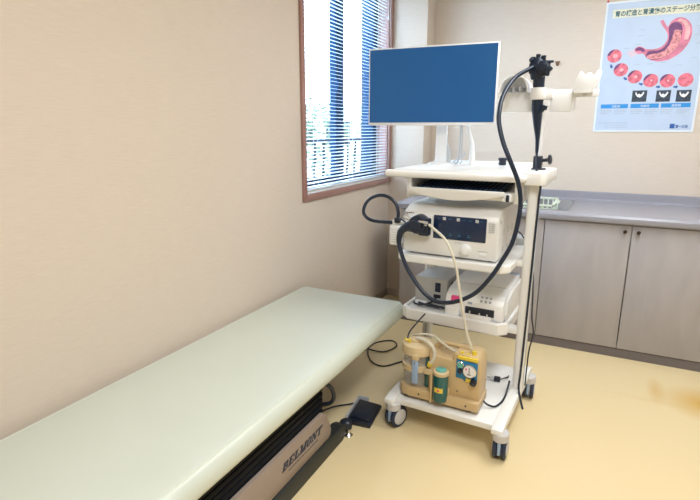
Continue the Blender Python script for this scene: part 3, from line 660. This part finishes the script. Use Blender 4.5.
part('light_guide_cord', B().tube([(ex-.025, ey-.005, 1.565), (1.185, 2.265, 1.560), (1.135, 2.21, 1.520), (1.112, 2.13, 1.450), (1.112, 2.08, 1.385), (1.120, 2.06, 1.333), (1.143, 2.05, 1.265), (1.174, 2.045, 1.20), (1.208, 2.055, 1.12), (1.222, 2.06, 1.05), (1.222, 2.06, .985), (1.207, 2.05, .88), (1.172, 2.03, .795), (1.135, 2.01, .725), (1.08, 2.00, .655), (1.00, 1.995, .607), (.925, 1.995, .594), (.87, 2.0, .615), (.82, 2.005, .66), (.77, 2.01, .725), (.733, 2.02, .80), (.722, 2.03, .845), (.735, 2.035, .885), (.775, 2.045, .908), (.80, 2.05, .915)], [.008, .0085, .0085, .0085]+[.009]*17+[.012, .017, .024, .026], 14), SCOPEM, en)
cn = part('scope_connector', B().cyl((.800, 2.095, .912), (.800, 2.035, .912), .042, .040, 24, .005).cyl((.80, 2.04, .912), (.80, 2.02, .912), .028, .022, 20, .004).box(.745, .800, 2.045, 2.085, .875, .905, .008).box(.80, .85, 2.05, 2.092, .862, .940, .008), SCOPEM, en)
part('connector_ports', B().cyl((.815, 2.03, .93), (.862, 2.02, .928), .006).cyl((.765, 2.05, .93), (.735, 2.045, .945), .007).cyl((.815, 2.045, .915), (.85, 2.035, .915), .005), CHROME, cn)
# spare cable down the column
cpart('column_cable', B().tube([(1.259, 2.29, .70), (1.266, 2.286, .60), (1.273, 2.270, .50), (1.282, 2.262, .46), (1.286, 2.262, .42), (1.275, 2.262, .34), (1.272, 2.262, .25), (1.271, 2.262, .165)], .0032, 8), BLACKP, 'thin black cable clipped down the outer side of the trolley column', 'cable', (1.268, 2.262, .16))

# ---------------------------------------------------------------- processor
pr_ = croot('endoscopy_processor', 'off white endoscopy processor with dark front display on the middle shelf', 'medical device', (.925, 2.3, .767))
px0, px1, py0, py1 = .716, 1.136, 2.095, 2.50
pb = part('casing', B().prism([(py0+.003, .775), (py0, .80), (py0+.004, .945), (py0+.012, .962), (py0+.06, .985), (py0+.09, .990), (py1, .990), (py1, .775)], 'x', px0, px1, .003), CREAM, pr_)
for x in (px0+.03, px1-.03):
    for y in (py0+.04, py1-.04): part('rubber_foot', B().cyl((x, y, .7672), (x, y, .7755), .014), BLACKP, pr_)
def fr(x0, x1, z0, z1, y0=py0-.002, t=.004, bev=.002): return B().box(x0, x1, y0, y0+t+.004, z0, z1, bev)
dp = part('front_display', fr(.856, 1.088, .850, .953, py0-.0015, .006, .003), NAVY, pr_)
for x in (.905, .967, 1.048): part('display_button', fr(x-.007, x+.007, .934, .947, py0-.003, .003, .001), GREYD, dp)
b = B()
for x in (.895, .935, .975, 1.015): b.box(x-.006, x+.006, py0-.0025, py0, .868, .870); b.box(x-.004, x+.004, py0-.0025, py0, .875, .8765)
for x in (.882, .93, .99, 1.02, 1.064): b.box(x-.008, x+.008, py0-.0025, py0, .9395, .9405)
part('display_marks', b, BLUEP, dp)
part('light_knob', B().lathe((1.006, py0, .815), [(.024, 0), (.024, .006), (.019, .010), (.018, .022), (.014, .024)], 32, (0, -1, 0)), WHITEC, pr_)
part('power_switch', fr(1.066, 1.094, .794, .806, py0-.004, .006, .002), WHITEC, pr_)
part('socket_plate', fr(.735, .850, .862, .952, py0-.002, .003, .003), WHITEC, pr_)
text('brand_lettering', 'OLYMPUS', .0095, (.722, py0+.0005, .949), (1, 0, 0), (0, 0, 1), INK, pr_, bold=.0003, ext=.001)
b = B()
for j in range(5): b.box(1.098, 1.106, py0-.001, py0+.002, .934-j*.009, .937-j*.009); b.box(1.109, 1.124, py0-.001, py0+.002, .934-j*.009, .937-j*.009)
b.box(1.055, 1.10, py0-.001, py0+.002, .812, .815)
b.box(.955, .985, py0-.001, py0+.002, .838, .841)
part('front_markings', b, GREYD, pr_)
b = B()
for y in (2.20, 2.28, 2.36): b.box(px1-.001, px1+.001, y, y+.012, .87, .90); b.box(px1-.001, px1+.001, y, y+.012, .80, .82)
b.box(px1-.001, px1+.001, 2.13, 2.15, .93, .945)
part('side_vents', b, GREYD, pr_)
wc = croot('water_bottle', 'pale plastic water bottle hanging at the left side of the processor', 'bottle', (.685, 2.09, .80))
part('bottle_body', B().box(.655, .708, 2.065, 2.12, .802, .895, .010, 3), WHITEC, wc)
b = B()
for j in range(6): b.box(.668, .694, 2.0635, 2.0655, .818+j*.011, .820+j*.011)
b.box(.664, .666, 2.0635, 2.0655, .812, .882).box(.696, .698, 2.0635, 2.0655, .812, .882)
part('scale_marks', b, GREYD, wc)
lid_ = part('bottle_lid', B().cyl((.682, 2.092, .893), (.682, 2.092, .915), .022, .020, 20, .003).box(.66, .735, 2.08, 2.105, .898, .912, .003), WHITEC, wc)
part('lid_connector', B().box(.682, .706, 2.06, 2.084, .906, .930, .003), BLACKP, wc)
part('bottle_hanger', B().box(.70, .717, 2.10, 2.16, .86, .895, .002), WHITEC, wc)
part('air_water_hose', B().tube([(.668, 2.085, .903), (.62, 2.08, .902), (.57, 2.08, .903), (.535, 2.08, .914), (.516, 2.08, .94), (.526, 2.08, .978), (.555, 2.08, 1.008), (.60, 2.08, 1.024), (.645, 2.08, 1.018), (.68, 2.08, .99), (.694, 2.076, .955), (.696, 2.072, .93)], .0078, 12), SCOPEM, wc)
part('connector_wire', B().tube([(.70, 2.07, .92), (.715, 2.05, .93), (.73, 2.045, .925), (.745, 2.05, .915)], .003, 8), BLACKP, wc)
# box at the back right of the middle shelf
adp = croot('power_adapter', 'small pale box with a black cord behind the processor on the middle shelf', 'power adapter', (1.14, 2.57, .768))
part('adapter_case', B().box(1.10, 1.175, 2.515, 2.62, .7675, .80, .004), GREYD, adp)
part('adapter_cord', B().tube([(1.165, 2.53, .798), (1.16, 2.525, .81), (1.145, 2.53, .825), (1.12, 2.55, .83), (1.09, 2.57, .81), (1.085, 2.60, .78)], .0035, 8), BLACKP, adp)

# suction tubing from scope to pump
part('suction_tubing', B().tube([(.860, 2.012, .924), (.885, 2.0, .910), (.935, 1.985, .878), (.970, 1.975, .83), (.996, 1.972, .76), (1.008, 1.972, .70), (1.024, 1.972, .62), (1.042, 1.972, .54), (1.056, 1.972, .48), (1.074, 1.975, .43), (1.085, 1.985, .395), (1.093, 1.975, .392)], .0058, 12), TUBEM, None, 'long translucent suction tube hanging from scope connector down to the pump', 'tube', base=(1.0, 1.98, .6))

# ---------------------------------------------------------------- devices on the lower shelf
SZ = .458
ps = croot('power_supply_box', 'grey metal box with rocker switch on the left of the lower shelf', 'device', (.782, 2.44, SZ))
part('casing', B().box(.702, .868, 2.295, 2.58, SZ+.006, .603, .003), GREYD, ps)
part('rubber_feet', B().box(.71, .86, 2.31, 2.33, SZ, SZ+.006).box(.71, .86, 2.54, 2.56, SZ, SZ+.006), BLACKP, ps)
part('rocker_switch', B().box(.806, .834, 2.291, 2.297, .535, .582, .002).box(.812, .828, 2.289, 2.293, .540, .577, .001), NAVY, ps)
part('outlet', B().box(.800, .836, 2.291, 2.297, .505, .522, .001), BLACKP, ps)
part('side_slots', B().box(.867, .869, 2.36, 2.375, .55, .575).box(.867, .869, 2.40, 2.415, .55, .575).box(.867, .869, 2.44, 2.455, .55, .575), DARKG, ps)
cpart('shelf_cable', B().tube([(.82, 2.285, .512), (.80, 2.25, .490), (.76, 2.235, .478), (.72, 2.24, .478), (.715, 2.28, .476), (.76, 2.275, .474), (.83, 2.26, .474), (.87, 2.25, .474)], .005, 8).tube([(.74, 2.25, .482), (.79, 2.235, .480), (.85, 2.245, .474)], .006, 8), BLACKP, 'black cable coiled in front of the grey box on the lower shelf', 'cable', (.79, 2.25, .47))
cpart('shelf_adapter', B().box(.712, .775, 2.262, 2.290, SZ, .484, .004), WHITEC, 'small white plug block at the front left of the lower shelf', 'plug', (.74, 2.275, SZ))

pt = croot('photo_printer', 'white photo printer with pink sticker on the right of the lower shelf', 'printer', (1.02, 2.36, SZ))
prof = [(2.204, SZ+.004), (2.198, .50), (2.200, .545), (2.212, .566), (2.245, .582), (2.32, .598), (2.53, .612), (2.535, SZ+.004)]
pbx = part('casing', B().prism(prof, 'x', .893, 1.160, .003), WHITEC, pt)
part('side_shell', B().prism([(2.25, SZ), (2.235, .50), (2.25, .56), (2.33, .583), (2.55, .592), (2.56, SZ)], 'x', 1.158, 1.172, .003), CREAM, pt)
part('rear_tray', B().box(.92, 1.15, 2.535, 2.59, .50, .606, .004), BLUEL, pt)
part('output_slot', B().box(.990, 1.122, 2.192, 2.21, .490, .524, .002), BLACKP, pt)
part('slot_ribs', B().box(1.01, 1.016, 2.188, 2.195, .492, .506).box(1.055, 1.061, 2.188, 2.195, .492, .502).box(1.09, 1.096, 2.188, 2.195, .492, .502), GREYL, pt)
part('output_tray', B().box(.975, 1.110, 2.185, 2.2, .466, .492, .003), WHITEC, pt)
part('card_door', B().box(.896, .962, 2.192, 2.2, .468, .505, .003), WHITEC, pt)
part('pink_sticker', B().box(.922, .966, 2.192, 2.212, .535, .563, .001), PINK, pt)
b = B()
for i in range(3):
    for j in range(2): b.cyl((1.060+i*.02, 2.208+j*.014, .552+j*.014), (1.060+i*.02, 2.202+j*.014, .558+j*.014), .0055, n=10)
b.box(1.0, 1.02, 2.196, 2.2, .536, .546)
part('buttons', b, INKG, pt)
part('lid_seam', B().box(.91, 1.145, 2.318, 2.3195, .597, .5990), GREYD, pt)

# ---------------------------------------------------------------- portable suction pump
pu = root('suction_pump', 'tan portable suction pump standing on the trolley base', 'suction pump', (.95, 1.985, .158), -.02)
BASE['suction_pump'] = Vector((.95, 2.0, .158))
PZ0 = .158
part('base_tray', B().prism([(.765, 2.0), (.77, 1.97), (.79, 1.948), (.82, 1.94), (1.126, 1.94), (1.134, 1.955), (1.134, 2.09), (.80, 2.09), (.775, 2.07), (.765, 2.04)], 'z', PZ0, .200, .004), BEIGEP, pu)
part('pump_body', B().prism([(.905, .198), (1.130, .198), (1.128, .33), (1.120, .384), (1.110, .396), (1.02, .400), (1.01, .394), (1.01, .364), (.945, .364), (.925, .375), (.905, .370)], 'y', 1.962, 2.085, .006), BEIGEP, pu)
part('carry_handle', B().tube([(.915, 2.03, .362), (.918, 2.03, .385), (.935, 2.03, .398), (.97, 2.03, .405), (1.03, 2.03, .403), (1.06, 2.03, .396)], .011, 12), BEIGEP, pu)
part('rear_column', B().box(.900, .93, 1.975, 2.075, .198, .375, .005), BEIGEP, pu)
for x in (.80, 1.09):
    for y in (1.975, 2.065): part('rubber_foot', B().cyl((x, y, .141), (x, y, PZ0+.002), .012), BLACKP, pu)
part('screws', B().cyl((.87, 1.941, .178), (.87, 1.938, .178), .004).cyl((.93, 1.941, .178), (.93, 1.938, .178), .004).cyl((1.08, 1.941, .178), (1.08, 1.938, .178), .004).cyl((1.035, 1.963, .226), (1.035, 1.960, .226), .003), INK, pu)
gp = part('gauge_panel', B().prism([(1.026, .292), (1.058, .289), (1.062, .282), (1.116, .278), (1.116, .370), (1.026, .376)], 'y', 1.957, 1.966, .002), BLUEP, pu)
g1 = part('vacuum_gauge', B().lathe((1.086, 1.957, .335), [(.028, 0), (.029, .010), (.026, .014)], 32, (0, -1, 0)), CHROME, gp)
part('dial_face', B().lathe((1.086, 1.9425, .335), [(.024, 0), (.024, .001)], 32, (0, -1, 0)), DIAL, g1)
part('needle', B().box(1.085, 1.0875, 1.940, 1.9413, .322, .354).box(1.078, 1.094, 1.940, 1.9413, .322, .324), INK, g1)
part('red_arc', B().box(1.070, 1.076, 1.9402, 1.9414, .342, .350), PINK, g1)
g2 = part('regulator_gauge', B().lathe((1.046, 1.957, .356), [(.015, 0), (.0155, .008), (.013, .010)], 24, (0, -1, 0)), CHROME, gp)
part('dial_face', B().lathe((1.046, 1.9465, .356), [(.0125, 0), (.0125, .001)], 24, (0, -1, 0)), TEALL, g2)
part('control_knob', B().lathe((1.104, 1.957, .287), [(.014, 0), (.014, .016), (.010, .018)], 16, (0, -1, 0)), BLACKP, gp)
part('pointer_knob', B().lathe((1.044, 1.957, .325), [(.010, 0), (.010, .008), (.007, .010)], 16, (0, -1, 0)), BLACKP, gp)
part('yellow_label', B().box(1.070, 1.092, 1.955, 1.958, .282, .298), YELLOW, gp)
part('yellow_ports', B().box(1.03, 1.116, 1.954, 1.985, .376, .392, .004).cyl((1.045, 1.975, .39), (1.045, 1.975, .405), .008).cyl((1.093, 1.985, .39), (1.093, 1.988, .412), .010).cyl((1.07, 1.975, .39), (1.07, 1.975, .402), .006), YELLOW, pu)
# canister
cx_, cy_ = .835, 2.015
cn2 = part('collection_canister', B().lathe((cx_, cy_, .201), [(.056, 0), (.062, .004), (.066, .15), (.063, .15), (.058, .006), (.01, .005)], 36), CLEAR, pu)
part('canister_lid', B().lathe((cx_, cy_, .345), [(.066, 0), (.073, .004), (.074, .030), (.070, .044), (.050, .052), (.02, .054)], 36), BEIGEL, cn2)
part('canister_band', B().lathe((cx_, cy_, .272), [(.0665, 0), (.070, .002), (.070, .026), (.0665, .028)], 36).box(.885, .925, 1.955, 1.975, .272, .298, .003), BEIGEL, pu)
part('blue_latch', B().box(cx_+.000, cx_+.028, 1.936, 1.946, .225, .335, .004), BLUEL, pu)
part('latch_top', B().box(cx_-.002, cx_+.030, 1.934, 1.950, .335, .362, .004), BEIGEL, pu)
part('latch_rivet', B().cyl((cx_+.014, 1.936, .325), (cx_+.014, 1.932, .325), .004), CHROME, pu)
part('green_filter', B().cyl((.893, 1.99, .203), (.893, 1.99, .335), .016), TEAL, pu)
part('yellow_spigot', B().cyl((.805, 1.98, .392), (.805, 1.98, .412), .008).cyl((.805, 1.98, .404), (.785, 1.972, .410), .006), YELLOW, pu)
part('lid_dome', B().lathe((.825, 2.015, .398), [(.034, 0), (.034, .006), (.026, .012), (.01, .014)], 24), BEIGEL, pu)
part('canister_hose', B().tube([(.83, 2.0, .412), (.86, 1.985, .420), (.895, 1.975, .415), (.920, 1.968, .395), (.927, 1.965, .365), (.920, 1.962, .340), (.910, 1.960, .325)], .0085, 12), TUBEM, pu)
part('yellow_elbow', B().cyl((.912, 1.960, .330), (.905, 1.962, .312), .011, .010), YELLOW, pu)
part('second_hose', B().tube([(.80, 2.03, .411), (.84, 2.02, .427), (.90, 2.02, .432), (.95, 2.0, .415), (.99, 1.99, .400), (1.03, 1.985, .394)], .005, 10), TUBEM, pu)
part('inlet_wire', B().tube([(.793, 1.985, .405), (.790, 2.02, .43), (.80, 2.12, .455), (.81, 2.16, .47)], .0035, 8), BLACKP, pu)
# green bottle
gb = part('green_bottle', B().lathe((.966, 1.945, .172), [(.026, 0), (.031, .004), (.0325, .02), (.0325, .118), (.031, .124)], 32), TEAL, pu)
part('bottle_collar', B().lathe((.966, 1.945, .296), [(.0335, 0), (.0345, .002), (.0345, .014), (.031, .018)], 32), BEIGEL, gb)
part('bottle_cap', B().lathe((.966, 1.945, .313), [(.023, 0), (.023, .006), (.02, .008)], 24), TEALL, gb)
b = B(); n = 12
for (z0, z1, r_) in ((.222, .244, .0330),):
    vs = []
    for k in range(n+1):
        a = math.radians(-125+70*k/n); vs.append((b.bm.verts.new((.966+r_*math.cos(a), 1.945+r_*math.sin(a), z0)), b.bm.verts.new((.966+r_*math.cos(a), 1.945+r_*math.sin(a), z1))))
    for p, q in zip(vs, vs[1:]): b.bm.faces.new((p[0], q[0], q[1], p[1]))
lb = part('bottle_label', b, YELLOW, gb)
part('label_mark', B().cyl((.966, 1.9122, .233), (.966, 1.9108, .233), .005, n=12), PINK, lb)
part('bottle_cradle', B().box(.925, 1.005, 1.946, 1.964, .198, .235, .004).box(.924, .934, 1.925, 1.964, .160, .30, .003), BEIGEP, pu)
part('pump_power_cord', B().tube([(1.124, 2.04, .175), (1.15, 2.03, .160), (1.18, 2.05, .147), (1.198, 2.10, .148), (1.203, 2.16, .152), (1.205, 2.20, .175), (1.207, 2.215, .20)], .0042, 8), BLACKP, pu)

pg = root('power_plug', 'loose grey power plug lying on the trolley base behind the pump', 'plug', (1.13, 2.275, .141), .1)
part('plug_body', B().box(1.128, 1.158, 2.265, 2.290, .1415, .162, .004), BLACKP, pg)
part('plug_face', B().box(1.112, 1.129, 2.268, 2.287, .1425, .161, .003), GREYL, pg)
part('plug_prongs', B().box(1.095, 1.112, 2.272, 2.274, .147, .154).box(1.095, 1.112, 2.281, 2.283, .147, .154), CHROME, pg)
part('plug_wire', B().tube([(1.157, 2.278, .152), (1.172, 2.29, .155), (1.188, 2.315, .152), (1.192, 2.335, .150)], .0028, 8).tube([(1.170, 2.289, .154), (1.185, 2.295, .156), (1.192, 2.305, .156)], .002, 8), BLACKP, pg)
